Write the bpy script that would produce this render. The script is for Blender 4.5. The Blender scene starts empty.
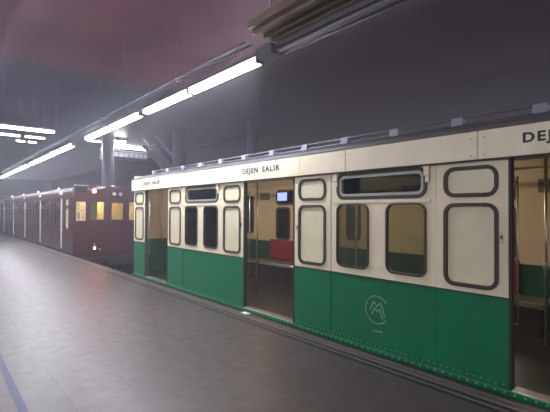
import bpy, bmesh, math, random
from mathutils import Vector, Matrix
from mathutils.geometry import tessellate_polygon
random.seed(7)
S = bpy.context.scene
COL = S.collection
PI = math.pi

# ------------------------------------------------------------------ camera, world, exposure
cam_d = bpy.data.cameras.new('camera')
cam = bpy.data.objects.new('camera', cam_d); COL.objects.link(cam)
cam_d.sensor_width = 36.0; cam_d.lens = 413.0/550.0*36.0
cam_d.clip_start = 0.05; cam_d.clip_end = 300
YAW, PITCH, ROLL = math.radians(39.85), math.radians(0.69), math.radians(0.24)
cam.matrix_world = (Matrix.Translation((0, 0, 1.46)) @ Matrix.Rotation(-YAW, 4, 'Z')
                    @ Matrix.Rotation(PI/2 + PITCH, 4, 'X') @ Matrix.Rotation(ROLL, 4, 'Z'))
S.camera = cam
w = bpy.data.worlds.new('world'); S.world = w; w.use_nodes = True
w.node_tree.nodes['Background'].inputs[0].default_value = (0.02, 0.02, 0.03, 1)
w.node_tree.nodes['Background'].inputs[1].default_value = 0.3
_v = w.node_tree.nodes.new('ShaderNodeVolumeScatter')      # thin haze in the station air
_v.inputs['Color'].default_value = (.86, .9, 1, 1); _v.inputs['Density'].default_value = .0098; _v.inputs['Anisotropy'].default_value = .35
w.node_tree.links.new(_v.outputs[0], w.node_tree.nodes['World Output'].inputs['Volume'])
S.view_settings.view_transform = 'Standard'; S.view_settings.look = 'None'
S.view_settings.gamma = 1.0; S.view_settings.use_curve_mapping = False
S.view_settings.exposure = 3.38
TUBE = 9.0          # strength of the platform tubes
CABIN = 5.2         # strength of the lamps in the car

# ------------------------------------------------------------------ materials
def lin(c):
    return tuple(((v/255)/12.92 if v/255 <= .04045 else (((v/255)+.055)/1.055)**2.4) for v in c) + (1,)

def mat(name, rgb, rough=.5, metal=0.0, var=.12, scale=6.0, bump=0.0, bscale=40.0, spec=.5, coat=0.0, stretch=(1, 1, 1), emis=None, estr=0.0):
    m = bpy.data.materials.new(name); m.use_nodes = True
    nt = m.node_tree; n = nt.nodes; b = n['Principled BSDF']
    b.inputs['Roughness'].default_value = rough; b.inputs['Metallic'].default_value = metal
    b.inputs['Specular IOR Level'].default_value = spec; b.inputs['Coat Weight'].default_value = coat
    tc = n.new('ShaderNodeTexCoord'); mp = n.new('ShaderNodeMapping'); mp.inputs['Scale'].default_value = stretch
    nt.links.new(tc.outputs['Object'], mp.inputs['Vector'])
    nz = n.new('ShaderNodeTexNoise'); nz.inputs['Scale'].default_value = scale; nz.inputs['Detail'].default_value = 6
    nt.links.new(mp.outputs[0], nz.inputs['Vector'])
    cr = n.new('ShaderNodeValToRGB'); c = lin(rgb)
    cr.color_ramp.elements[0].position = .3; cr.color_ramp.elements[1].position = .7
    cr.color_ramp.elements[0].color = tuple(v*(1-var) for v in c[:3]) + (1,)
    cr.color_ramp.elements[1].color = tuple(min(1, v*(1+var)) for v in c[:3]) + (1,)
    nt.links.new(nz.outputs['Fac'], cr.inputs[0]); nt.links.new(cr.outputs[0], b.inputs['Base Color'])
    if bump:
        n2 = n.new('ShaderNodeTexNoise'); n2.inputs['Scale'].default_value = bscale; nt.links.new(mp.outputs[0], n2.inputs['Vector'])
        bp = n.new('ShaderNodeBump'); bp.inputs['Strength'].default_value = bump; bp.inputs['Distance'].default_value = .01
        nt.links.new(n2.outputs['Fac'], bp.inputs['Height']); nt.links.new(bp.outputs[0], b.inputs['Normal'])
    if emis:
        b.inputs['Emission Color'].default_value = lin(emis); b.inputs['Emission Strength'].default_value = estr
    return m

def glass(name, tint, refl=1.0, rough=.02, ior=1.5):
    m = bpy.data.materials.new(name); m.use_nodes = True
    nt = m.node_tree; n = nt.nodes; n.remove(n['Principled BSDF'])
    t = n.new('ShaderNodeBsdfTransparent'); t.inputs[0].default_value = lin(tint)
    g = n.new('ShaderNodeBsdfGlossy'); g.inputs['Roughness'].default_value = rough; g.inputs[0].default_value = (refl, refl, refl, 1)
    f = n.new('ShaderNodeFresnel'); f.inputs[0].default_value = ior
    mx = n.new('ShaderNodeMixShader')
    nt.links.new(f.outputs[0], mx.inputs[0]); nt.links.new(t.outputs[0], mx.inputs[1]); nt.links.new(g.outputs[0], mx.inputs[2])
    nt.links.new(mx.outputs[0], n['Material Output'].inputs[0])
    return m

M = {}
M['cream'] = mat('cream_paint', (236, 225, 194), .36, var=.05, scale=3, bump=.05, bscale=9, coat=.1)
M['fascia'] = mat('fascia_cream_paint', (240, 229, 200), .4, var=.06, scale=4, bump=.05, bscale=12)
M['green'] = mat('green_paint', (0, 112, 70), .38, var=.10, scale=2.5, bump=.04, bscale=7, spec=.35)
M['rubber'] = mat('dark_rubber', (60, 50, 34), .6, var=.15, scale=20)
M['seam'] = mat('dark_seam', (48, 44, 38), .7)
M['frost'] = mat('pale_pane', (224, 219, 184), .25, var=.05, scale=5, coat=.4)
M['metal'] = mat('grey_metal', (165, 165, 163), .35, metal=.2, var=.1, scale=15)
M['steel'] = mat('steel', (190, 188, 182), .3, metal=.9, var=.08, scale=15)
M['roof'] = mat('roof_paint', (92, 88, 90), .6, var=.15, scale=5)
M['raildark'] = mat('roof_rail_paint', (105, 105, 116), .45, var=.1, scale=8)
M['block'] = mat('rail_block_paint', (142, 142, 158), .5, var=.1, scale=9)
M['black'] = mat('black_paint', (22, 21, 22), .5, var=.2)
M['ink'] = mat('black_lettering', (26, 22, 20), .5, var=.1)
M['greymark'] = mat('grey_lettering', (165, 160, 145), .5, var=.1)
M['silver'] = mat('silver_emblem_paint', (150, 178, 158), .4, var=.1, scale=30)
M['wood'] = mat('cabin_wall_laminate', (190, 174, 146), .45, var=.07, scale=3, stretch=(1, 1, .4))
M['cabceil'] = mat('cabin_ceiling_paint', (196, 180, 150), .5, var=.06)
M['cabgreen'] = mat('cabin_green_panel', (10, 72, 46), .4, var=.1)
M['red'] = mat('cabin_red_upholstery', (128, 22, 28), .5, var=.12, scale=8, bump=.1, bscale=60)
M['seat'] = mat('seat_grey_brown', (100, 94, 84), .35, var=.12, scale=8, coat=.3)
M['seatbase'] = mat('bench_base_board', (50, 44, 36), .5, var=.15)  # dark colour stands for the weak light under the benches
M['cabfloor'] = mat('cabin_floor_linoleum', (46, 44, 36), .3, var=.15, scale=10)  # dimness low in the cabin is put into this dark colour
M['maroon'] = mat('maroon_paint', (70, 10, 18), .3, var=.12, scale=3, coat=.4)
M['maroonside'] = mat('varnished_maroon_side', (72, 34, 30), .3, var=.2, scale=5, stretch=(1, 2, .3), coat=.4)
M['bronze'] = mat('maroon_window_frame', (70, 34, 32), .4, var=.15)
M['palepost'] = mat('pale_post_paint', (212, 200, 184), .4, var=.06)
M['vent'] = mat('vent_grille_paint', (96, 92, 80), .5, var=.2, scale=60)
M['housing'] = mat('luminaire_housing', (120, 118, 122), .45, var=.08)
M['traym'] = mat('cable_tray_galvanised', (146, 128, 112), .5, metal=.1, var=.18, scale=3)
M['cable'] = mat('cable_sheath', (60, 52, 50), .6, var=.2)
M['deadtube'] = mat('unlit_tube', (150, 148, 150), .2, var=.03)
M['bed'] = mat('track_bed', (44, 38, 36), .9, var=.25, scale=14, bump=.4)
M['railsteel'] = mat('rail_steel', (96, 82, 74), .35, metal=.8, var=.2)
M['coping_dark'] = mat('coping_dark_stone', (36, 33, 32), .45, var=.15, scale=14)
M['coping_mid'] = mat('coping_brown_stone', (84, 76, 72), .4, var=.15, scale=14)
M['coping_light'] = mat('coping_worn_edge', (112, 104, 100), .35, var=.15, scale=20)
M['column'] = mat('column_concrete', (112, 112, 122), .4, var=.1, scale=2, coat=.2)
M['farwall'] = mat('far_wall_cladding', (46, 36, 40), .55, var=.12, scale=.8)
M['wallp'] = mat('wall_panel', (86, 80, 84), .5, var=.1, scale=.8)
M['stair'] = mat('stair_steel', (64, 62, 72), .5, var=.2, scale=4)
M['hallwall'] = mat('gallery_wall_panels', (190, 192, 190), .5, var=.3, scale=9)
M['bluetape'] = mat('blue_floor_line', (30, 38, 92), .45, var=.12, scale=30)
M['white'] = mat('white_paint', (225, 222, 215), .4, var=.05)
M['glass'] = glass('car_window_glass', (222, 226, 216), 1.0, .015)
M['darkglass'] = glass('transom_glass', (170, 178, 172), 1.0, .02, 1.6)
M['trainglass'] = glass('side_window_glass', (150, 140, 136), 1.0, .02, 1.6)

def emission(name, rgb, s):
    m = bpy.data.materials.new(name); m.use_nodes = True
    nt = m.node_tree; n = nt.nodes; n.remove(n['Principled BSDF'])
    e = n.new('ShaderNodeEmission'); e.inputs[0].default_value = lin(rgb); e.inputs[1].default_value = s
    nt.links.new(e.outputs[0], n['Material Output'].inputs[0]); return m
M['tube'] = emission('fluorescent_tube', (244, 244, 255), TUBE)
M['tubefar'] = emission('fluorescent_tube_far_side', (244, 244, 255), TUBE*.8)
M['cablamp'] = emission('warm_cabin_lamp', (255, 232, 196), CABIN)
M['cabbright'] = emission('bright_cab_lamp', (255, 215, 150), 16.0)
M['redlamp'] = emission('red_tail_lamp', (255, 40, 60), 14.0)
M['headlamp'] = emission('pale_head_lamp', (255, 240, 235), 5.0)
M['screen'] = emission('blue_screen', (110, 120, 215), 0.35)
M['hall'] = emission('gallery_light', (240, 244, 255), 5.0)

def floor_mat():
    m = bpy.data.materials.new('platform_stone_tiles'); m.use_nodes = True
    nt = m.node_tree; n = nt.nodes; b = n['Principled BSDF']; L = nt.links
    tc = n.new('ShaderNodeTexCoord'); mp = n.new('ShaderNodeMapping')
    mp.inputs['Location'].default_value = (4.93, .064, 0); mp.inputs['Rotation'].default_value = (0, 0, PI/2)
    # object coords rotated so the courses of tiles run along the platform
    L.new(tc.outputs['Object'], mp.inputs['Vector'])
    br = n.new('ShaderNodeTexBrick'); br.offset = .5
    br.inputs['Scale'].default_value = 1; br.inputs['Brick Width'].default_value = .9; br.inputs['Row Height'].default_value = .45
    br.inputs['Mortar Size'].default_value = .005; br.inputs['Mortar Smooth'].default_value = .3
    c = lin((80, 71, 69))
    br.inputs['Color1'].default_value = tuple(v*.95 for v in c[:3])+(1,); br.inputs['Color2'].default_value = tuple(v*1.05 for v in c[:3])+(1,)
    br.inputs['Mortar'].default_value = tuple(v*.5 for v in c[:3])+(1,)
    L.new(mp.outputs[0], br.inputs['Vector'])
    nz = n.new('ShaderNodeTexNoise'); nz.inputs['Scale'].default_value = 5.5; nz.inputs['Detail'].default_value = 8; nz.inputs['Roughness'].default_value = .7
    L.new(tc.outputs['Object'], nz.inputs['Vector'])
    cr = n.new('ShaderNodeValToRGB'); cr.color_ramp.elements[0].position = .3; cr.color_ramp.elements[1].position = .75
    cr.color_ramp.elements[0].color = (.66, .65, .64, 1); cr.color_ramp.elements[1].color = (1.3, 1.26, 1.26, 1)
    L.new(nz.outputs['Fac'], cr.inputs[0])
    mx = n.new('ShaderNodeMix'); mx.data_type = 'RGBA'; mx.blend_type = 'MULTIPLY'; mx.inputs['Factor'].default_value = 1
    L.new(br.outputs['Color'], mx.inputs['A']); L.new(cr.outputs[0], mx.inputs['B']); L.new(mx.outputs['Result'], b.inputs['Base Color'])
    n2 = n.new('ShaderNodeTexNoise'); n2.inputs['Scale'].default_value = 9; n2.inputs['Detail'].default_value = 6
    L.new(tc.outputs['Object'], n2.inputs['Vector'])
    mr = n.new('ShaderNodeMapRange'); mr.inputs['To Min'].default_value = .28; mr.inputs['To Max'].default_value = .5
    L.new(n2.outputs['Fac'], mr.inputs['Value']); L.new(mr.outputs[0], b.inputs['Roughness'])
    ad = n.new('ShaderNodeMath'); ad.operation = 'MULTIPLY_ADD'; ad.inputs[1].default_value = -1.0
    L.new(br.outputs['Fac'], ad.inputs[0]); L.new(n2.outputs['Fac'], ad.inputs[2])
    bp = n.new('ShaderNodeBump'); bp.inputs['Strength'].default_value = .12; bp.inputs['Distance'].default_value = .01
    L.new(ad.outputs[0], bp.inputs['Height']); L.new(bp.outputs[0], b.inputs['Normal'])
    return m
M['floor'] = floor_mat()

def ceil_mat():
    # reddish painted bay near, blue-grey bay beyond: two real paint zones meeting on a line across the platform
    m = bpy.data.materials.new('ceiling_paint'); m.use_nodes = True
    nt = m.node_tree; n = nt.nodes; b = n['Principled BSDF']; L = nt.links
    b.inputs['Roughness'].default_value = .45
    tc = n.new('ShaderNodeTexCoord'); sx = n.new('ShaderNodeSeparateXYZ'); L.new(tc.outputs['Object'], sx.inputs[0])
    mr = n.new('ShaderNodeMapRange'); mr.inputs['From Min'].default_value = 12.0; mr.inputs['From Max'].default_value = 13.4
    L.new(sx.outputs['Y'], mr.inputs['Value'])
    nz = n.new('ShaderNodeTexNoise'); nz.inputs['Scale'].default_value = .9; nz.inputs['Detail'].default_value = 4
    L.new(tc.outputs['Object'], nz.inputs['Vector'])
    a1 = n.new('ShaderNodeMix'); a1.data_type = 'RGBA'
    a1.inputs['A'].default_value = lin((164, 122, 136)); a1.inputs['B'].default_value = lin((112, 116, 138))
    L.new(mr.outputs[0], a1.inputs['Factor'])
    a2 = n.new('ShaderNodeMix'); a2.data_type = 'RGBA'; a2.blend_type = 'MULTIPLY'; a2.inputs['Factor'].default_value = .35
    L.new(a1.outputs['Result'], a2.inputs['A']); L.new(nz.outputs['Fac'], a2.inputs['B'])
    # the ceiling colour turns darker towards the far side of the tracks
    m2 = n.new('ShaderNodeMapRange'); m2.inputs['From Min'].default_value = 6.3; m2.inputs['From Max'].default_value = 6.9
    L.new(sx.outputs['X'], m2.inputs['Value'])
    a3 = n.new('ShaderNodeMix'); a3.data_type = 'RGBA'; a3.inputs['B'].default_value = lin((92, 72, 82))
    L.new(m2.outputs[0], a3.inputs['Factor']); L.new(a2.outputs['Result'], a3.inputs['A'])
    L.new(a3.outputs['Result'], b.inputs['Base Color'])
    return m
M['ceil'] = ceil_mat()

# ------------------------------------------------------------------ mesh helpers
class MB:
    def __init__(s): s.v = []; s.f = []; s.mi = []; s.mats = []; s.cur = 0; s.sm = []
    def m(s, name):
        mm = M[name]
        if mm not in s.mats: s.mats.append(mm)
        s.cur = s.mats.index(mm); return s
    def add(s, vs, fs, smooth=False):
        o = len(s.v); s.v += [tuple(v) for v in vs]
        for f in fs: s.f.append(tuple(i+o for i in f)); s.mi.append(s.cur); s.sm.append(smooth)
        return s
    def box(s, x0, x1, y0, y1, z0, z1, bev=0.0):
        if x1 < x0: x0, x1 = x1, x0
        if y1 < y0: y0, y1 = y1, y0
        if z1 < z0: z0, z1 = z1, z0
        if bev <= 0:
            vs = [(x, y, z) for x in (x0, x1) for y in (y0, y1) for z in (z0, z1)]
            return s.add(vs, [(0, 1, 3, 2), (4, 6, 7, 5), (0, 4, 5, 1), (2, 3, 7, 6), (0, 2, 6, 4), (1, 5, 7, 3)])
        bm = bmesh.new(); bmesh.ops.create_cube(bm, size=1)
        for v in bm.verts: v.co = Vector(((x0+x1)/2+v.co.x*(x1-x0), (y0+y1)/2+v.co.y*(y1-y0), (z0+z1)/2+v.co.z*(z1-z0)))
        bmesh.ops.bevel(bm, geom=list(bm.edges), offset=bev, segments=2, affect='EDGES', profile=.5)
        bm.verts.index_update()
        s.add([v.co[:] for v in bm.verts], [[v.index for v in f.verts] for f in bm.faces]); bm.free(); return s
    def tube(s, p, q, r, n=10, r2=None):
        p = Vector(p); q = Vector(q); d = (q-p).normalized(); r2 = r if r2 is None else r2
        a = d.orthogonal().normalized(); b = d.cross(a)
        vs = []
        for c, rr in ((p, r), (q, r2)):
            for i in range(n):
                t = 2*PI*i/n; vs.append(c + a*math.cos(t)*rr + b*math.sin(t)*rr)
        s.add(vs, [(i, (i+1) % n, n+(i+1) % n, n+i) for i in range(n)], True)
        s.add(vs, [tuple(range(n-1, -1, -1)), tuple(range(n, 2*n))]); return s
    def lathe(s, c, prof, n=16, axis='Z'):
        vs = []
        for r, h in prof:
            for i in range(n):
                t = 2*PI*i/n
                u, v_ = math.cos(t)*r, math.sin(t)*r
                vs.append({'Z': (c[0]+u, c[1]+v_, c[2]+h), 'X': (c[0]+h, c[1]+u, c[2]+v_), 'Y': (c[0]+v_, c[1]+h, c[2]+u)}[axis])
        fs = []
        for k in range(len(prof)-1):
            for i in range(n):
                fs.append((k*n+i, k*n+(i+1) % n, (k+1)*n+(i+1) % n, (k+1)*n+i))
        s.add(vs, fs, True); s.add(vs, [tuple(range(n-1, -1, -1)), tuple(range((len(prof)-1)*n, len(prof)*n))]); return s
    def plate(s, outer, holes, xa, xb, plane='x'):
        """a slab between xa and xb whose outline lies in the (y,z) plane (plane x) or (x,z) plane (plane y)"""
        loops = [outer] + holes
        def P(t, a):
            return (a, t[0], t[1]) if plane == 'x' else ((t[0], a, t[1]) if plane == 'y' else (t[0], t[1], a))
        flat = [t for l in loops for t in l]; N = len(flat)
        tris = tessellate_polygon([[Vector((t[0], t[1], 0)) for t in l] for l in loops])
        vs = [P(t, xa) for t in flat] + [P(t, xb) for t in flat]
        fs = [tuple(t) for t in tris] + [tuple(i+N for i in reversed(t)) for t in tris]
        o = 0
        for l in loops:
            k = len(l)
            for i in range(k): fs.append((o+i, o+(i+1) % k, N+o+(i+1) % k, N+o+i))
            o += k
        return s.add(vs, fs)
    def build(s, name, parent=None, loc=None):
        me = bpy.data.meshes.new(name); me.from_pydata(s.v, [], s.f)
        for mm in s.mats: me.materials.append(mm)
        for p, i, sm in zip(me.polygons, s.mi, s.sm): p.material_index = i; p.use_smooth = sm
        bm = bmesh.new(); bm.from_mesh(me); bmesh.ops.remove_doubles(bm, verts=bm.verts, dist=1e-5)
        bmesh.ops.recalc_face_normals(bm, faces=bm.faces); bm.to_mesh(me); bm.free()
        o = bpy.data.objects.new(name, me); COL.objects.link(o)
        if parent: o.parent = parent
        if loc: o.location = loc
        return o

def rr(a0, a1, b0, b1, r, n=5):
    if a1 < a0: a0, a1 = a1, a0
    r = min(r, (a1-a0)/2-.001, (b1-b0)/2-.001); out = []
    for cx, cz, t0 in ((a1-r, b1-r, 0), (a0+r, b1-r, 90), (a0+r, b0+r, 180), (a1-r, b0+r, 270)):
        for i in range(n+1):
            t = math.radians(t0+90*i/n); out.append((cx+r*math.cos(t), cz+r*math.sin(t)))
    return out
def rect(a0, a1, b0, b1):
    if a1 < a0: a0, a1 = a1, a0
    return [(a1, b1), (a0, b1), (a0, b0), (a1, b0)]
def rring(mb, a0, a1, b0, b1, r, wd, xa, xb, plane='x'):
    if a1 < a0: a0, a1 = a1, a0
    return mb.plate(rr(a0, a1, b0, b1, r), [rr(a0+wd, a1-wd, b0+wd, b1-wd, max(.004, r-wd))], xa, xb, plane)

def empty(name, loc, label=None, cat=None, group=None, rz=0):
    o = bpy.data.objects.new(name, None); COL.objects.link(o); o.location = loc; o.rotation_euler = (0, 0, rz)
    o.empty_display_size = .2
    return tag(o, label, cat, group)
def tag(o, label=None, cat=None, group=None, kind=None):
    if label: o['label'] = label
    if cat: o['category'] = cat
    if group: o['group'] = group
    if kind: o['kind'] = kind
    return o
def struct(mb, name): return tag(mb.build(name), kind='structure')
def copy_tree(o, parent=None):
    c = o.copy(); COL.objects.link(c)
    if parent: c.parent = parent
    for ch in list(o.children): copy_tree(ch, c)
    return c
def text_part(txt, size, width, m, parent, origin, up=(0, 0, 1), along=(0, -1, 0), bold=.002, name='lettering'):
    cu = bpy.data.curves.new(name, 'FONT'); cu.body = txt; cu.size = size; cu.extrude = .0015; cu.offset = bold
    cu.align_x = 'CENTER'; cu.align_y = 'CENTER'; cu.space_character = 1.25; cu.space_word = 1.2
    t = bpy.data.objects.new('tmp', cu); COL.objects.link(t); bpy.context.view_layer.update()
    me = bpy.data.meshes.new_from_object(t.evaluated_get(bpy.context.evaluated_depsgraph_get()))
    bpy.data.objects.remove(t)
    xs = [v.co.x for v in me.vertices]; k = width/(max(xs)-min(xs))
    a = Vector(along); u = Vector(up); nn = a.cross(u)
    for v in me.vertices:
        v.co = Vector(origin) + a*v.co.x*k + u*v.co.y + nn*v.co.z
    me.materials.clear(); me.materials.append(M[m])
    o = bpy.data.objects.new(name, me); COL.objects.link(o); o.parent = parent
    return o

# ------------------------------------------------------------------ setting
YB, YE = -7.0, 62.0; ZC = 5.4; XW = 12.5; XL = -11.5
PE = 3.18   # where the coping starts
struct(MB().m('floor').box(XL, PE, YB, YE, -.15, 0), 'floor')
cp = MB()
for a, b, z, m in ((3.18, 3.245, -.004, 'coping_dark'), (3.245, 3.262, .004, 'coping_light'), (3.262, 3.33, -.002, 'coping_dark'),
                   (3.33, 3.35, .004, 'coping_light'), (3.35, 3.43, -.002, 'coping_mid'), (3.43, 3.447, .004, 'coping_light'), (3.447, 3.51, 0, 'coping_dark')):
    cp.m(m).box(a, b, YB, YE, -.15, z)
struct(cp, 'trim_1')
struct(MB().m('bed').box(3.12, 3.18, YB, YE, -1.25, -.15), 'wall_pit')
struct(MB().m('bed').box(3.12, 6.6, YB, YE, -1.4, -1.25), 'floor_trackbed')
struct(MB().m('floor').box(6.6, XW, YB, YE, -1.4, 0), 'floor_far_platform')
struct(MB().m('farwall').box(XW, XW+.2, YB, YE, -1.4, ZC+.2), 'wall_right')
struct(MB().m('wallp').box(XL-.2, XL, YB, YE, -.15, ZC+.2), 'wall_left')
struct(MB().m('farwall').box(XL-.2, XW+.2, YE, YE+.2, -1.4, ZC+.2), 'wall_far')
struct(MB().m('wallp').box(XL-.2, XW+.2, YB-.2, YB, -1.4, ZC+.2), 'wall_near')
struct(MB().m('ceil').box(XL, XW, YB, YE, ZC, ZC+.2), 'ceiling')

for x, place in ((3.98, 'near the platform edge'), (5.42, 'on the far side of the track')):
    r = MB().m('railsteel').box(x-.035, x+.035, YB+.1, YE-.1, -1.05, -1.0, .006).box(x-.01, x+.01, YB+.1, YE-.1, -1.2, -1.05).box(x-.07, x+.07, YB+.1, YE-.1, -1.25, -1.2)
    tag(r.build('track_rail'), 'dark steel running rail in the track pit, ' + place, 'rail')

tag(MB().m('bluetape').box(.505, .562, -2, 6.2, 0, .002).build('floor_line'), 'narrow blue line taped along the grey platform floor', 'floor marking')
o = MB().m('white').box(3.42, 3.5, 4.72, 4.86, .0, .012, .003).build('edge_marker')
tag(o, 'small white marker plate on the platform edge below the second doorway', 'marker')

# ------------------------------------------------------------------ metro car builder
D = 3.6
LEAF, OPEN, WIN = .626, 1.123, 1.3075
Z_S, Z_G, Z_F, Z_T = .03, .762, 1.904, 2.144
W = 2.2

def upper_window(root, ya, yb, za, zb, x, sgn, pane, frame='rubber', r=.075, fr=.028, name='window'):
    """gasket ring proud of the skin at x (sgn: direction to the outside), pane a little inside"""
    g = MB().m(frame); rring(g, ya-.012, yb+.012, za-.012, zb+.012, r+.012, fr+.003, x+sgn*.014, x-sgn*.018)
    g = g.build(name, root)
    p = MB().m(pane).plate(rr(ya+fr-.004, yb-fr+.004, za+fr-.004, zb-fr+.004, max(.01, r-fr)), [], x-sgn*.004, x-sgn*.010)
    p.build('pane', g); return g

def pocket(root, a, b, x, sgn, sch, hand=0):
    a, b = min(a, b), max(a, b)
    c = (a+b)/2; h = .224; g = .003
    w1 = (c-h, c+h, 1.60, 1.845, .085); w2 = (c-h, c+h, .815, 1.525, .085)
    pn = MB().m(sch['up']).plate(rect(a+g, b-g, Z_G, Z_F+.03), [rr(*w[:4], w[4]) for w in (w1, w2)], x+sgn*.006, x-sgn*.03)
    o = pn.build('pocket_panel', root)
    for w_ in (w1, w2): upper_window(o, w_[0], w_[1], w_[2], w_[3], x+sgn*.006, sgn, sch['pocketpane'], sch['gasket'], .085)
    MB().m(sch['low']).box(x+sgn*.006, x-sgn*.03, a+g, b-g, Z_S, Z_G-.012).build('lower_panel', root)
    if hand:
        yy = b-.055 if hand > 0 else a+.055
        k = MB().m('steel'); rring(k, yy-.017, yy+.017, 1.20, 1.285, .016, .006, x+sgn*.012, x+sgn*.005)
        k.m('ink').plate(rr(yy-.007, yy+.007, 1.235, 1.268, .006), [], x+sgn*.009, x+sgn*.005)
        k.build('door_handle', o)

def bay(root, a, b, x, sgn, sch, glass_m='glass'):
    a, b = min(a, b), max(a, b); g = .003
    t = (a+.10, b-.10, 1.60, 1.882, .09); l1 = (a+.11, a+.11+.43, .845, 1.53, .075); l2 = (b-.10-.43, b-.10, .845, 1.53, .075)
    o = MB().m(sch['up']).plate(rect(a+g, b-g, Z_G, Z_F+.03), [rr(*q) for q in (t, l1, l2)], x, x-sgn*.035).build('window_panel', root)
    MB().m(sch['low']).box(x, x-sgn*.035, a+g, b-g, Z_S, Z_G-.012).build('lower_panel', root)
    # transom: dark gasket, grey metal frame, pane
    gk = MB().m(sch['gasket']); rring(gk, t[0]-.01, t[1]+.01, t[2]-.01, t[3]+.01, .10, .035, x+sgn*.012, x-sgn*.03)
    gk = gk.build('transom_window', o)
    fm = MB().m(sch['frame']); rring(fm, t[0]+.024, t[1]-.024, t[2]+.024, t[3]-.024, .075, .03, x+sgn*.004, x-sgn*.026); fm.build('metal_frame', gk)
    MB().m('darkglass').plate(rr(t[0]+.05, t[1]-.05, t[2]+.05, t[3]-.05, .05), [], x-sgn*.014, x-sgn*.02).build('pane', gk)
    for q in (l1, l2):
        upper_window(o, q[0], q[1], q[2], q[3], x, sgn, glass_m, sch['gasket'], .075, .016)
    # thin ledge under the transom and the two small brackets that carry the fascia
    MB().m(sch['up']).box(x, x+sgn*.014, a+.05, b-.05, 1.548, 1.578, .004).build('window_ledge', o)
    for yy in (a+.085, b-.085):
        MB().m(sch['up']).box(x, x+sgn*.03, yy-.03, yy+.03, 1.80, 1.90, .006).box(x, x+sgn*.018, yy-.02, yy+.02, 1.74, 1.80, .004).build('bracket', o)

GREEN = dict(up='cream', low='green', gasket='rubber', frame='metal', pocketpane='frost', fascia='fascia', belt='seam')

def far_side(root, segs, x, sch):
    """inside face of the far wall: the same rhythm of windows, doors closed"""
    for kind, a, b in segs:
        a, b = min(a, b), max(a, b)
        if kind == 'win':
            t = (a+.10, b-.10, 1.60, 1.90, .09); l1 = (a+.11, a+.54, .86, 1.53, .07); l2 = (b-.53, b-.10, .86, 1.53, .07)
            o = MB().m('wood').plate(rect(a, b, .80, 2.12), [rr(*q) for q in (t, l1, l2)], x-.02, x+.03).build('cabin_wall_panel', root)
            for q in (t, l1, l2): upper_window(o, q[0], q[1], q[2], q[3], x-.02, -1, 'glass', 'rubber', q[4])
            MB().m('cabgreen').box(x-.02, x+.03, a, b, .03, .80).build('cabin_dado', root)
        elif kind == 'leaf':
            MB().m('wood').box(x-.02, x+.03, a, b, .80, 2.12).m('vent').box(x-.03, x-.02, (a+b)/2-.17, (a+b)/2+.17, 1.70, 1.87, .003).build('cabin_wall_panel', root)
            MB().m('cabgreen').box(x-.02, x+.03, a, b, .03, .80).build('cabin_dado', root)
        elif kind == 'open':
            c = (a+b)/2
            for p, q in ((a, c-.004), (c+.004, b)):
                l = MB().m('wood').plate(rect(p, q, .80, 2.12), [rr(p+.13, q-.13, .95, 1.8, .07)], x, x+.03).m('cabgreen').box(x, x+.03, p, q, .03, .80).build('far_door', root)
                upper_window(l, p+.13, q-.13, .95, 1.8, x, -1, 'glass', 'rubber', .07)

def segs_from(e, sgn, kinds):
    out = []; y = e
    for k in kinds:
        d = {'leaf': LEAF, 'open': OPEN, 'win': WIN}[k]; out.append((k, y, y+sgn*d)); y += sgn*d
    return out, y

def roof_mesh(ylo, yhi, m, x0=-.02, n=16, z0=Z_T, rise=.17, inner=False):
    prof = []
    for i in range(n+1):
        t = PI*i/n; cx = W/2; hw = W/2 - x0
        prof.append((cx - hw*math.cos(t), z0 + rise*math.sin(t)**.8))
    mb = MB().m(m)
    th = .035
    inn = [(W/2+(p[0]-W/2)*.96, max(z0-.01, p[1]-th)) for p in prof]
    mb.plate(prof + inn[::-1], [], ylo, yhi, 'y'); return mb

def bogie(root, yc):
    b = MB().m('black').box(.3, 1.9, yc-1.0, yc+1.0, -.62, -.42, .03)
    for s in (-1, 1): b.box(1.1+s*.85-.06, 1.1+s*.85+.06, yc-1.15, yc+1.15, -.80, -.50, .03)
    o = b.build('bogie', root)
    for dy in (-.75, .75):
        ws = MB().m('railsteel').tube((.34, yc+dy, -.60), (1.86, yc+dy, -.60), .06)
        for x in (.38, 1.82): ws.lathe((x, yc+dy, -.60), [(.30, -.06), (.4, -.05), (.4, .05), (.30, .06)], 24, 'X')
        ws.build('wheelset', o)

# ---- the green and cream car
G_END = 9.345
gseg, G_NEAR = segs_from(G_END, -1, ['leaf', 'open', 'leaf', 'win']*3 + ['leaf'])
green = empty('metro_car', (D, 0, 0), 'green and cream vintage metro car with open doorways standing at the platform', 'metro car')
k = 0
for kind, a, b in gseg:
    lo, hi = min(a, b), max(a, b)
    if kind == 'leaf':
        pocket(green, a, b, 0, -1, GREEN, hand=(-1 if any(s[0] == 'open' and abs(max(s[1], s[2])-lo) < .01 for s in gseg) else 1))
    elif kind == 'win': bay(green, a, b, 0, -1, GREEN)
    else:
        # door jambs, header and inner rails of an open doorway
        for yy, s in ((lo, 1), (hi, -1)):
            MB().m('seam').box(-.012, .05, yy, yy+s*.022, Z_S, Z_F, .003).build('door_jamb', green)
            MB().m('steel').tube((.08, yy+s*.035, .5), (.08, yy+s*.035, 1.75), .008).tube((.08, yy+s*.035, .55), (.04, yy, .55), .007).tube((.08, yy+s*.035, 1.7), (.04, yy, 1.7), .007).build('grab_rail', green)
        MB().m('steel').box(-.02, .10, lo+.022, hi-.022, .012, .036, .003).build('door_sill', green)
        MB().m('cabceil').box(.0, .05, lo, hi, Z_F, Z_T-.02).build('door_header', green)
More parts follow.
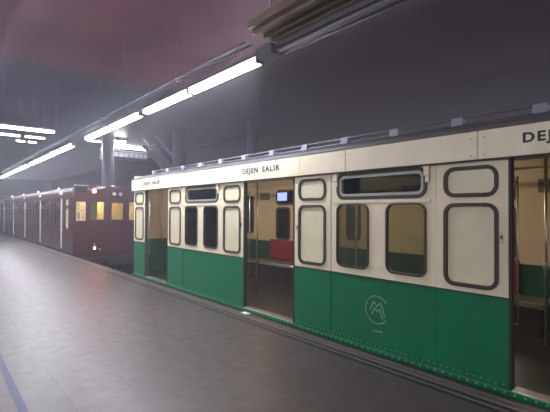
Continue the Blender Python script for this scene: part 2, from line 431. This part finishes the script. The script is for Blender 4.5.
# solid runs: belt line, dark backing behind the seams
runs = []
for kind, a, b in gseg:
    lo, hi = min(a, b), max(a, b)
    if kind == 'open': continue
    if runs and abs(runs[-1][0]-hi) < .01: runs[-1][0] = lo
    else: runs.append([lo, hi])
for lo, hi in runs:
    MB().m('seam').box(-.010, -.0, lo+.004, hi-.004, Z_G-.013, Z_G+.001, .002).build('belt_moulding', green)
    mb = MB().m('seam')
    for kind, a, b in gseg:
        for yy in (a, b):
            if lo+.05 < yy < hi-.05: mb.box(.032, .042, yy-.03, yy+.03, Z_S, Z_F)
    if mb.v: mb.build('seam_strip', green)
    MB().m('wood').box(.036, .06, lo, hi, .05, .80).build('cabin_dado', green)
# sill step with its line of rivets
sl = MB().m('green').box(-.035, .01, G_NEAR, G_END, -.02, .028, .006)
y = G_NEAR+.03
sl.m('metal')
while y < G_END-.02:
    sl.box(-.041, -.033, y-.007, y+.007, .004, .018); y += .075
sl.build('sill_step', green)
for lo, hi in runs:
    rv = MB().m('green').box(-.0095, -.004, lo+.01, hi-.01, .046, .068).m('metal')
    y = lo+.04
    while y < hi-.03:
        rv.box(-.013, -.009, y-.005, y+.005, .052, .062); y += .06
    rv.build('rivet_strip', green)
MB().m('black').box(.02, W-.02, G_NEAR+.02, G_END-.02, -.42, .0).box(.0, .02, G_NEAR+.02, G_END-.02, -.3, -.02).build('underframe', green)
MB().m('cabfloor').box(.0, W, G_NEAR+.03, G_END-.03, .0, .03).build('cabin_floor', green)
# fascia boards, one per stretch between the seams
seams = [G_END+.05, 7.35, 5.42, 3.78, 3.03, 1.58, -.45, G_NEAR-.03]
fas = []
for i in range(len(seams)-1):
    hi, lo = seams[i]-.003, seams[i+1]+.003
    f = MB().m('fascia').box(-.052, -.008, lo, hi, Z_F, Z_T, .004)
    f.m('metal')
    for yy in (lo+.05, hi-.05):
        for zz in (Z_F+.035, Z_T-.06): f.tube((-.056, yy, zz), (-.051, yy, zz), .0065, 8)
    fas.append((lo, hi, f.build('fascia_board', green)))
MB().m('rubber').box(-.048, -.0, G_NEAR, G_END+.03, Z_F-.012, Z_F).build('drip_edge', green)
def fascia_at(y):
    for lo, hi, o in fas:
        if lo <= y <= hi: return o
    return fas[0][2]
for yc in (.81, 4.585, 8.3):
    for txt, dy in (('DEJEN', .235), ('SALIR', -.235)):
        text_part(txt, .105, .375, 'ink', fascia_at(yc), (-.0535, yc+dy, 2.035), bold=.0035)
# faint grey mark near the end of the fascia
mk = MB().m('greymark')
rring(mk, 8.86, 9.06, 1.955, 2.095, .01, .012, -.0545, -.051)
for yy in (8.92, 8.965, 9.01, 9.12, 9.2): mk.box(-.0545, -.051, yy-.007, yy+.007, 1.97, 2.08)
mk.build('faint_mark', fascia_at(9.0))
# roof, gutter, conduit with its blocks
roof_mesh(G_NEAR, G_END+.02, 'roof').build('roof', green)
MB().m('roof').box(-.045, .03, G_NEAR, G_END+.03, Z_T, Z_T+.03, .008).build('gutter', green)
def roof_z(x):
    hw = W/2+.02; c = (W/2-x)/hw; return Z_T+.17*(math.sqrt(max(0, 1-c*c)))**.8
rail_x, rail_z = .25, 2.315
rl = MB().m('raildark').tube((rail_x, G_NEAR+.2, rail_z+.025), (rail_x, G_END-.4, rail_z+.025), .011).tube((rail_x, G_NEAR+.2, rail_z-.03), (rail_x, G_END-.4, rail_z-.03), .011)
conduit = rl.build('roof_conduit', green)
y = 1.2-.695*4
while y < 9.0:
    MB().m('block').box(rail_x-.03, rail_x+.03, y-.055, y+.055, rail_z-.045, rail_z+.035, .006).box(rail_x-.01, rail_x+.02, y-.02, y+.02, min(rail_z-.1, roof_z(rail_x)-.01), rail_z-.04).build('mounting_block', conduit)
    y += .695
# ends
for yy, s in ((G_END, 1), (G_NEAR, -1)):
    MB().m('wood').box(.03, W, yy-.035*(s > 0), yy+.035*(s < 0), .80, 2.2).m('cabgreen').box(.03, W, yy-.035*(s > 0), yy+.035*(s < 0), .03, .80).build('end_wall', green)
    MB().m('green').box(0, W, yy-.0, yy+s*.02, .0, .762).m('cream').box(0, W, yy, yy+s*.02, .762, 2.25).build('end_panel', green)
far_side(green, gseg, W, GREEN)
MB().m('green').box(W+.031, W+.05, G_NEAR, G_END, .0, .8).build('far_lower_panel', green)
MB().m('cabceil').box(.02, W, G_NEAR+.04, G_END-.04, 2.125, 2.15).build('cabin_ceiling', green)
# cabin: benches with red backs in the window bays, longer seats, poles, lamps
for kind, a, b in gseg:
    lo, hi = min(a, b), max(a, b)
    if kind == 'win':
        bn = MB().m('seat').box(W-.50, W-.04, lo-.35, hi+.35, .36, .42, .02).m('steel').box(W-.512, W-.498, lo-.35, hi+.35, .36, .385).m('seatbase').box(W-.46, W-.06, lo-.3, hi+.3, .03, .36).build('bench', green)
        MB().m('red').box(W-.10, W-.03, lo+.06, hi+.04, .43, .85, .02).build('backrest', bn)
        bn = MB().m('seat').box(.07, .50, lo, hi, .36, .42, .02).m('seatbase').box(.1, .46, lo+.05, hi-.05, .03, .36).build('bench', green)
        MB().m('red').box(.065, .12, lo+.02, hi-.02, .43, .78, .02).build('backrest', bn)
    if kind == 'open':
        bn = MB().m('seat').box(W-.42, W-.08, lo+.15, hi-.15, .36, .41, .02).m('steel').tube((W-.3, lo+.3, .03), (W-.3, lo+.3, .37), .02).tube((W-.3, hi-.3, .03), (W-.3, hi-.3, .37), .02).build('folding_seat', green)
        MB().m('steel').tube((W-.75, hi+.18, .03), (W-.75, hi+.18, 2.125), .016).m('metal').tube((W-.75, hi+.18, .85), (W-.75, hi+.18, .93), .026).build('pole', green)
        for yy in (lo-.49, hi+.49):
            MB().m('steel').tube((.62, yy, .03), (.62, yy, 2.125), .014).build('pole', green)
    if kind in ('win', 'open') and not -1.0 < (lo+hi)/2 < 1.5:
        yy = (lo+hi)/2
        lp = MB().m('metal').box(W/2-.08, W/2+.08, yy-.32, yy+.32, 2.10, 2.125, .004).build('cabin_lamp', green)
        MB().m('cablamp').box(W/2-.05, W/2+.05, yy-.29, yy+.29, 2.075, 2.10, .008).build('lamp_diffuser', lp)
for x in (.62, W-.62):
    MB().m('steel').tube((x, G_NEAR+.1, 1.96), (x, G_END-.1, 1.96), .013).build('ceiling_handrail', green)
MB().m('black').box(W-.06, W-.03, 6.47, 6.81, 1.66, 1.87, .004).m('screen').box(W-.066, W-.059, 6.49, 6.79, 1.68, 1.85).build('information_screen', green)
bogie(green, 6.8); bogie(green, -.0)

# emblem: open ring with a nested double M
def emblem(parent, yc, zc, R, x):
    mb = MB().m('silver')
    def stroke(pts, wd):
        for p, q in zip(pts[:-1], pts[1:]):
            dx, dz = q[0]-p[0], q[1]-p[1]; l = math.hypot(dx, dz); nx, nz = -dz/l*wd/2, dx/l*wd/2
            ex, ez = dx/l*wd*.35, dz/l*wd*.35
            mb.plate([(yc-(p[0]-ex)-nx, zc+p[1]-ez+nz), (yc-(q[0]+ex)-nx, zc+q[1]+ez+nz), (yc-(q[0]+ex)+nx, zc+q[1]+ez-nz), (yc-(p[0]-ex)+nx, zc+p[1]-ez-nz)], [], x, x-.0025)
    pts = [(R*math.cos(math.radians(t)), R*math.sin(math.radians(t))) for t in range(38, 323, 8)]
    stroke(pts, .013)
    a = R/.145
    stroke([(-.088*a, -.01*a), (-.045*a, .082*a), (0, .035*a), (.045*a, .082*a), (.098*a, -.055*a)], .011)
    stroke([(-.062*a, -.055*a), (-.030*a, .018*a), (.004*a, -.02*a), (.035*a, .012*a), (.068*a, -.085*a)], .011)
    for i, (p, q) in enumerate(((-.05, -.02), (-.01, .015), (.025, .06))):
        mb.box(x-.0025, x, yc-p, yc-q, zc-.235+.004*i, zc-.222+.004*i)
    return mb.build('emblem', parent)
lp_near = [o for o in green.children if o.name.startswith('lower_panel')]
tgt = min(lp_near, key=lambda o: abs(sum(v.co.y for v in o.data.vertices)/len(o.data.vertices)-2.634))
emblem(tgt, 2.64, .43, .143, -.001)

# ---- the maroon train beyond
RED = dict(up='maroonside', low='maroonside', gasket='bronze', frame='bronze', pocketpane='trainglass', fascia='roof', belt='bronze')
R0 = 14.65
redc = empty('metro_car', (D, 0, 0), 'dark maroon old metro car with lit cab windows, stopped beyond the green car', 'metro car')
y = R0
rsegs = [('leaf', R0, R0+1.45)]; y = R0+1.45
posts = []
for i in range(4):
    posts.append(y+.08)
    y += .16
    for kd, d in (('leaf', LEAF), ('open', OPEN), ('leaf', LEAF), ('win', WIN-.16+.0)):
        rsegs.append((kd, y, y+d)); y += d
R1 = y
for kd, a, b in rsegs:
    if kd == 'win': bay(redc, a, b, 0, -1, RED, 'trainglass')
    elif kd == 'leaf': pocket(redc, a, b, 0, -1, dict(RED, pocketpane='frost') if a == R0 else RED)  # first panel: pale opaque panes stand in for reflections on the glass
    else:
        c = (a+b)/2
        for p, q in ((a+.004, c-.004), (c+.004, b-.004)):
            l = MB().m('maroonside').plate(rect(p, q, .04, Z_F), [rr(p+.1, q-.1, .85, 1.75, .05)], .01, .04).build('door', redc)
            upper_window(l, p+.1, q-.1, .85, 1.75, .01, -1, 'trainglass', 'bronze', .05)
for py in posts:
    MB().m('palepost').box(-.02, .05, py-.08, py+.08, .1, Z_F-.02, .01).build('door_post', redc)
    lb = MB().m('white').box(-.07, -.05, py-.35, py+.05, 1.99, 2.10, .005).build('number_plate', redc)
    MB().m('steel').tube((-.03, py+.3, Z_T+.05), (-.03, py+.3, Z_T+.12), .03).m('headlamp').box(-.05, -.035, py+.27, py+.33, Z_T+.06, Z_T+.10).build('door_signal_lamp', redc)
MB().m('bronze').box(-.05, -.008, R0, R1, Z_F, Z_T-.07, .004).m('metal').box(-.056, -.004, R0, R1, Z_T-.07, Z_T, .004).build('fascia_board', redc)
roof_mesh(R0+.02, R1, 'roof').build('roof', redc)
MB().m('black').box(.0, W, R0+.02, R1-.02, -.45, .03).build('underframe', redc)
MB().m('cabfloor').box(.04, W-.02, R0+.1, R1-.02, .03, .05).build('cabin_floor', redc)
MB().m('maroonside').box(W-.02, W+.02, R0, R1, .03, 2.144).build('far_side_panel', redc)
MB().m('wood').box(W-.05, W-.025, R0+.05, R1-.05, .05, 2.1).build('cabin_wall_panel', redc)
MB().m('maroonside').box(0, W, R1-.04, R1, .03, 2.2).build('end_wall', redc)
MB().m('cabceil').box(.04, W-.02, R0+.05, R1-.05, 2.12, 2.14).build('cabin_ceiling', redc)
for i in range(5):
    yy = R0+1.0+i*3.6
    lp = MB().m('metal').box(.95, 1.25, yy-.4, yy+.4, 2.09, 2.12).build('cabin_lamp', redc)
    MB().m('cablamp').box(1.0, 1.2, yy-.35, yy+.35, 2.06, 2.09).build('lamp_diffuser', lp)
# cab front, face towards the camera (y = R0)
fw = [(.09, .36, 1.12, 1.73, .03), (.50, .98, 1.12, 1.76, .03), (1.20, 1.62, 1.12, 1.73, .03), (1.84, 2.11, 1.12, 1.73, .03)]
head = [(0, -.12), (W, -.12), (W, 2.12)]
for i in range(13):
    t = PI*i/12; head.append((W/2+W/2*math.cos(t), 2.12+.2*math.sin(t)**.8))
head.append((0, 2.12))
face = MB().m('maroon').plate(head, [rr(*q) for q in fw], R0-.05, R0, 'y').build('cab_front', redc)
for i, q in enumerate(fw):
    g = MB().m('palepost' if i in (0, 3) else 'bronze'); rring(g, q[0]-.01, q[1]+.01, q[2]-.01, q[3]+.01, .035, .03, R0-.06, R0-.02, 'y')
    if i == 0: g.box(.12, .34, R0-.045, R0-.03, 1.40, 1.43).box(.2, .225, R0-.045, R0-.03, 1.14, 1.71)
    g = g.build('cab_window', face)
    MB().m('glass').plate(rect(q[0]+.02, q[1]-.02, q[2]+.02, q[3]-.02), [], R0-.03, R0-.024, 'y').build('pane', g)
MB().m('bronze').box(.44, .46, R0-.06, R0-.05, .05, 2.0).box(1.02, 1.04, R0-.06, R0-.05, .05, 2.0).box(.44, 1.04, R0-.06, R0-.05, 1.98, 2.0).m('wood').box(.52, .8, R0+.12, R0+.15, .05, 2.1).build('cab_door', face)
MB().m('wood').box(.04, .85, R0+1.3, R0+1.33, .05, 2.1).box(1.0, W-.05, R0+1.3, R0+1.33, .05, 2.1).build('cab_partition', redc)
lc = MB().m('metal').box(W/2-.2, W/2+.2, R0+.5, R0+.9, 2.09, 2.12).build('cab_lamp', redc)
MB().m('cabbright').box(W/2-.15, W/2+.15, R0+.55, R0+.85, 2.05, 2.09).build('lamp_diffuser', lc)
rlmp = MB().m('black').lathe((.62, R0-.05, 2.10), [(.09, 0), (.09, -.05), (.07, -.07)], 20, 'Y').build('marker_lamp', face)
MB().m('redlamp').lathe((.62, R0-.122, 2.10), [(.065, .0), (.05, -.02), (.01, -.03)], 16, 'Y').build('red_lens', rlmp)
MB().m('black').box(.02, .42, R0-.12, R0+.02, 2.06, 2.26, .02).m('metal').box(.0, .44, R0-.13, R0+.02, 2.26, 2.30, .01).build('corner_box', face)
hl = MB().m('black').box(1.18, 1.62, R0-.10, R0-.05, 1.92, 2.08, .02).m('steel')
for cx in (1.28, 1.50): hl.lathe((cx, R0-.10, 2.02), [(.07, 0), (.07, -.03), (.05, -.04)], 14, 'Y')
hl.build('headlight_box', face)
cpx = MB().m('black').box(.0, W, R0-.12, R0-.04, -.42, -.12, .03).m('steel').tube((.62, R0-.1, .2), (.62, R0-.22, .2), .05).tube((.80, R0-.1, .14), (.80, R0-.2, .14), .035).tube((.62, R0-.2, .27), (.62, R0-.2, .36), .018).m('black').box(W/2-.12, W/2+.12, R0-.45, R0-.05, -.4, -.16, .03)
cpx = cpx.build('coupler', face)
MB().m('headlamp').lathe((.62, R0-.222, .2), [(.03, 0), (.015, -.012)], 12, 'Y').build('low_lamp', cpx)
bogie(redc, R0+2.5); bogie(redc, R1-2.5)

# third car: cream strip at the far left
c3 = empty('metro_car', (D, 0, 0), 'cream and maroon metro car furthest along the track, behind the maroon one', 'metro car')
s3, e3 = segs_from(R1+.5, 1, ['leaf', 'open', 'leaf', 'win', 'leaf', 'open', 'leaf'])
CR = dict(RED); CR['up'] = 'cream'
for kd, a, b in s3:
    if kd == 'win': bay(c3, a, b, 0, -1, CR, 'trainglass')
    elif kd == 'leaf': pocket(c3, a, b, 0, -1, CR)
    else: MB().m('bronze').box(.02, .05, a, b, .04, Z_F).build('door', c3)
a3, b3 = s3[0][1], e3
MB().m('fascia').box(-.05, -.005, a3, b3, Z_F, Z_T, .004).build('fascia_board', c3)
roof_mesh(a3, b3, 'roof').build('roof', c3)
MB().m('cream').box(.0, W, a3-.02, a3, .03, 2.2).build('end_wall', c3)
MB().m('maroonside').box(W-.02, W, a3, b3, .03, 2.144).build('far_side_panel', c3)
MB().m('black').box(0, W, a3, b3, -.45, .03).build('underframe', c3)
bogie(c3, a3+2.2); bogie(c3, b3-2.2)

# ------------------------------------------------------------------ overhead luminaires
LX, LZ = 2.92, 3.20
def make_lum(y0, y1, lit, tube_m='tube', z=LZ):
    """origin at the middle of the housing, luminaire runs along local y"""
    L = (y1-y0)
    root = empty('fluorescent_luminaire', (0, 0, 0))
    MB().m('housing').plate([(-.075, .03), (.075, .03), (.05, .09), (-.05, .09)], [], -L/2+.01, L/2-.01, 'y').build('housing', root)
    for s in (-1, 1):
        MB().m('housing').box(-.06, .06, s*(L/2-.03), s*(L/2-.008), -.035, .035, .004).build('end_cap', root)
    for dx in (-.032, .032):
        MB().m(tube_m if lit else 'deadtube').tube((dx, -L/2+.03, 0), (dx, L/2-.03, 0), .029, 10).build('tube', root)
    MB().m('column').tube((0, 0, .09), (0, 0, ZC-z), .0015, 5).build('hanger', root)
    return root
def put(o, x, y, label, rz=0, z=LZ):
    o.location = (x, y, z); o.rotation_euler = (0, 0, rz); tag(o, label, 'ceiling light', 'hanging fluorescent luminaires'); return o
lit_rows = [(3.77, 5.42), (5.45, 7.09), (7.28, 8.95), (8.98, 10.64), (11.9, 13.4), (13.43, 14.9), (14.93, 16.4), (16.43, 17.9), (18.5, 20.2), (20.23, 21.9), (21.93, 23.6), (23.63, 25.3), (25.33, 27.0)]
nth = ['nearest', 'second', 'third', 'fourth', 'fifth', 'sixth', 'seventh', 'eighth', 'ninth', 'tenth', 'eleventh', 'twelfth', 'thirteenth']
for (a, b), w_ in zip(lit_rows, nth):
    put(make_lum(a, b, True), LX, (a+b)/2, ('lit luminaire over the platform edge, %s lit one of the row' % w_) if w_ != 'nearest' else 'lit fluorescent luminaire nearest the viewer in the long row, beside the grey junction box')
put(make_lum(1.82, 3.42, False), LX, 2.62, 'unlit luminaire under the cable tray, right of the grey junction box')
put(make_lum(.15, 1.78, False), LX, .965, 'unlit luminaire at the near end of the row, by the photo\'s top edge')
for i, yy in enumerate((-3.6,)):  # added lamp behind the viewer, out of view, to light the car side
    put(make_lum(yy-.8, yy+.8, True), LX, yy, 'added lit luminaire in line with the row, unseen behind the viewer' + ('' if i == 0 else ', the rearmost'))
tag(MB().m('housing').box(LX-.10, LX+.08, 3.46, 3.74, LZ-.02, LZ+.10, .01).m('steel').tube((LX, 3.6, LZ+.10), (LX, 3.6, ZC), .01, 6).build('junction_box'), 'grey junction box between the unlit and the lit luminaires', 'box')
# lamps across the platform in the distance
for x0, x1, yy, k, lab in ((.2, 2.13, 10.25, .8, 'bright lit luminaire set across the platform at the left edge, nearest of three'),
                           (.7, 1.62, 11.3, .45, 'lit luminaire across the platform, left one of the middle line'), (1.68, 2.14, 11.3, .45, 'lit luminaire across the platform, right one of the middle line'),
                           (1.62, 1.85, 12.15, .35, 'tiny lit luminaire in the furthest line across the platform, its left one'), (1.88, 2.11, 12.15, .35, 'tiny lit luminaire in the furthest line across the platform, its right one')):
    o = put(make_lum(x0, x1, True), (x0+x1)/2, yy, lab, PI/2); o.scale = (k, 1, k)
    for ch in list(o.children):
        if ch.name.startswith('hanger'): ch.scale = (1, 1, 1/k)
# lights over the far side
for x, yy, z, l, lab in ((6.75, 23.4, 5.2, .7, 'short lit luminaire near the ceiling, left of the first column'), (7.75, 22.6, 5.2, .9, 'short lit luminaire just right of the left column')):
    o = make_lum(0, l, True)
    for ch in list(o.children):
        if ch.name.startswith('hanger'): bpy.data.objects.remove(ch)
    MB().m('black').box(-.03, .03, -.03, .03, .085, ZC-z).build('hanger', o)
    put(o, x, yy, lab, PI/2, z)
for i in range(5):  # added row hidden behind the green car, put in for its light
    put(make_lum(0, 2.6, True, 'tube', 2.95), 8.6, -2.5+i*3.4, 'added luminaire over the far platform behind the green car, number %s from the near end' % ['one', 'two', 'three', 'four', 'five'][i], 0, 2.95)
# added row out of view left of the viewer, evens light on the car
for i in range(8):
    put(make_lum(0, 2.6, True), -3.4, -3.6+i*3.7, 'added unseen luminaire over the middle of the platform, number %s from the near end' % ['one', 'two', 'three', 'four', 'five', 'six', 'seven', 'eight'][i])

# cable tray beside the row
tr = empty('cable_tray', (2.68, 0, 3.34), 'long brownish cable tray hung beside the row of luminaires', 'cable tray')
ty0, ty1 = -6.5, 3.44
MB().m('traym').box(-.19, .19, ty0, ty1, -.005, .0).box(-.19, -.182, ty0, ty1, 0, .07).box(.182, .19, ty0, ty1, 0, .07).build('tray_channel', tr)
for dx, r_ in ((-.12, .022), (-.06, .016), (-.01, .024), (.07, .018), (.13, .022)):
    MB().m('cable').tube((dx, ty0, r_+.002), (dx, ty1, r_+.002), r_, 8).build('cable', tr)
MB().m('traym').box(-.12, -.09, ty0, ty1, -.045, -.006, .004).build('tray_rib', tr)
MB().m('traym').box(.02, .05, ty0, ty1, -.045, -.006, .004).build('tray_rib', tr)
MB().m('traym').box(.13, .19, ty0, ty1, -.05, -.006, .004).build('tray_rib', tr)
yy = ty0+.6
while yy < ty1:
    hg = MB().m('black').box(-.20, .20, yy-.01, yy+.01, -.004, .075).tube((0, yy, .07), (0, yy, ZC-3.34), .004, 6); hg.build('tray_hanger', tr); yy += 3.6

cd = MB().m('column').tube((LX-.12, 3.8, 3.36), (LX-.12, 28, 3.36), .014, 8).tube((LX-.2, 3.8, 3.37), (LX-.2, 28, 3.37), .012, 8)
yy = 5.5
while yy < 28: cd.box(LX-.22, LX-.10, yy-.012, yy+.012, 3.335, 3.395).tube((LX-.16, yy, 3.36), (LX-.16, yy, ZC-.012), .0015, 5); yy += 3.6
tag(cd.build('conduit'), 'pair of dark conduits running above the lit row of luminaires', 'conduit')

# ------------------------------------------------------------------ columns, stair and lit gallery across the tracks
for x, yy, r, lab in ((7.15, 22.3, .31, 'grey round concrete column above the maroon train'), (9.35, 18.6, .31, 'grey round concrete column behind the far end of the green car'), (10.7, 14.4, .21, 'slim dark round column rising behind the middle of the green car roof')):
    o = MB().m('column').lathe((0, 0, 0), [(r*1.1, 0), (r*1.1, .12), (r, .14), (r, ZC)], 28).build('column', loc=(x, yy, 0)); tag(o, lab, 'column')
st = empty('staircase', (8.75, 20.2, 0), 'dark steel stair descending to the far platform, beside the lit gallery', 'stairs')
for dy in (0, 1.5):
    MB().m('stair').plate([(0, 4.95), (.12, 5.08), (4.9, 0.3), (4.9, 0.0), (4.75, 0.0)], [], dy, dy+.07, 'y').build('stringer', st)
    MB().m('metal').tube((.1, dy+.03, 5.3), (4.6, dy+.03, .95), .03).tube((1.5, dy+.03, 3.3), (1.5, dy+.03, 4.0), .02).tube((3, dy+.03, 1.9), (3, dy+.03, 2.5), .02).build('handrail', st)
MB().m('column').plate([(.25, 4.72), (4.85, .05), (4.80, .0), (.2, 4.67)], [], .07, 1.5, 'y').build('soffit', st)
for i in range(24):
    MB().m('stair').box(.15+i*.197, .42+i*.197, .07, 1.5, 4.85-i*.2, 4.90-i*.2).build('step', st)
gl = empty('gallery', (8.1, 24.3, 4.45), 'pale lit gallery under the ceiling beyond the stair', 'gallery')
MB().m('stair').box(0, 3.0, 0, 2.5, 0.0, .15).build('gallery_floor', gl)
MB().m('hallwall').box(0, 3.0, 2.4, 2.5, .15, .9).build('gallery_wall', gl)
MB().m('hall').box(.3, 2.7, 1.2, 1.3, .84, .88).build('gallery_lamp', gl)
bl = MB().m('stair').box(0, 3.0, 0, .05, .42, .45)
for i in range(11): bl.box(i*.297, i*.297+.02, 0, .05, .15, .43)
bl.build('balustrade', gl)
MB().m('farwall').box(0, 3.0, .3, 2.4, -4.45, 0).build('support_wall', gl)
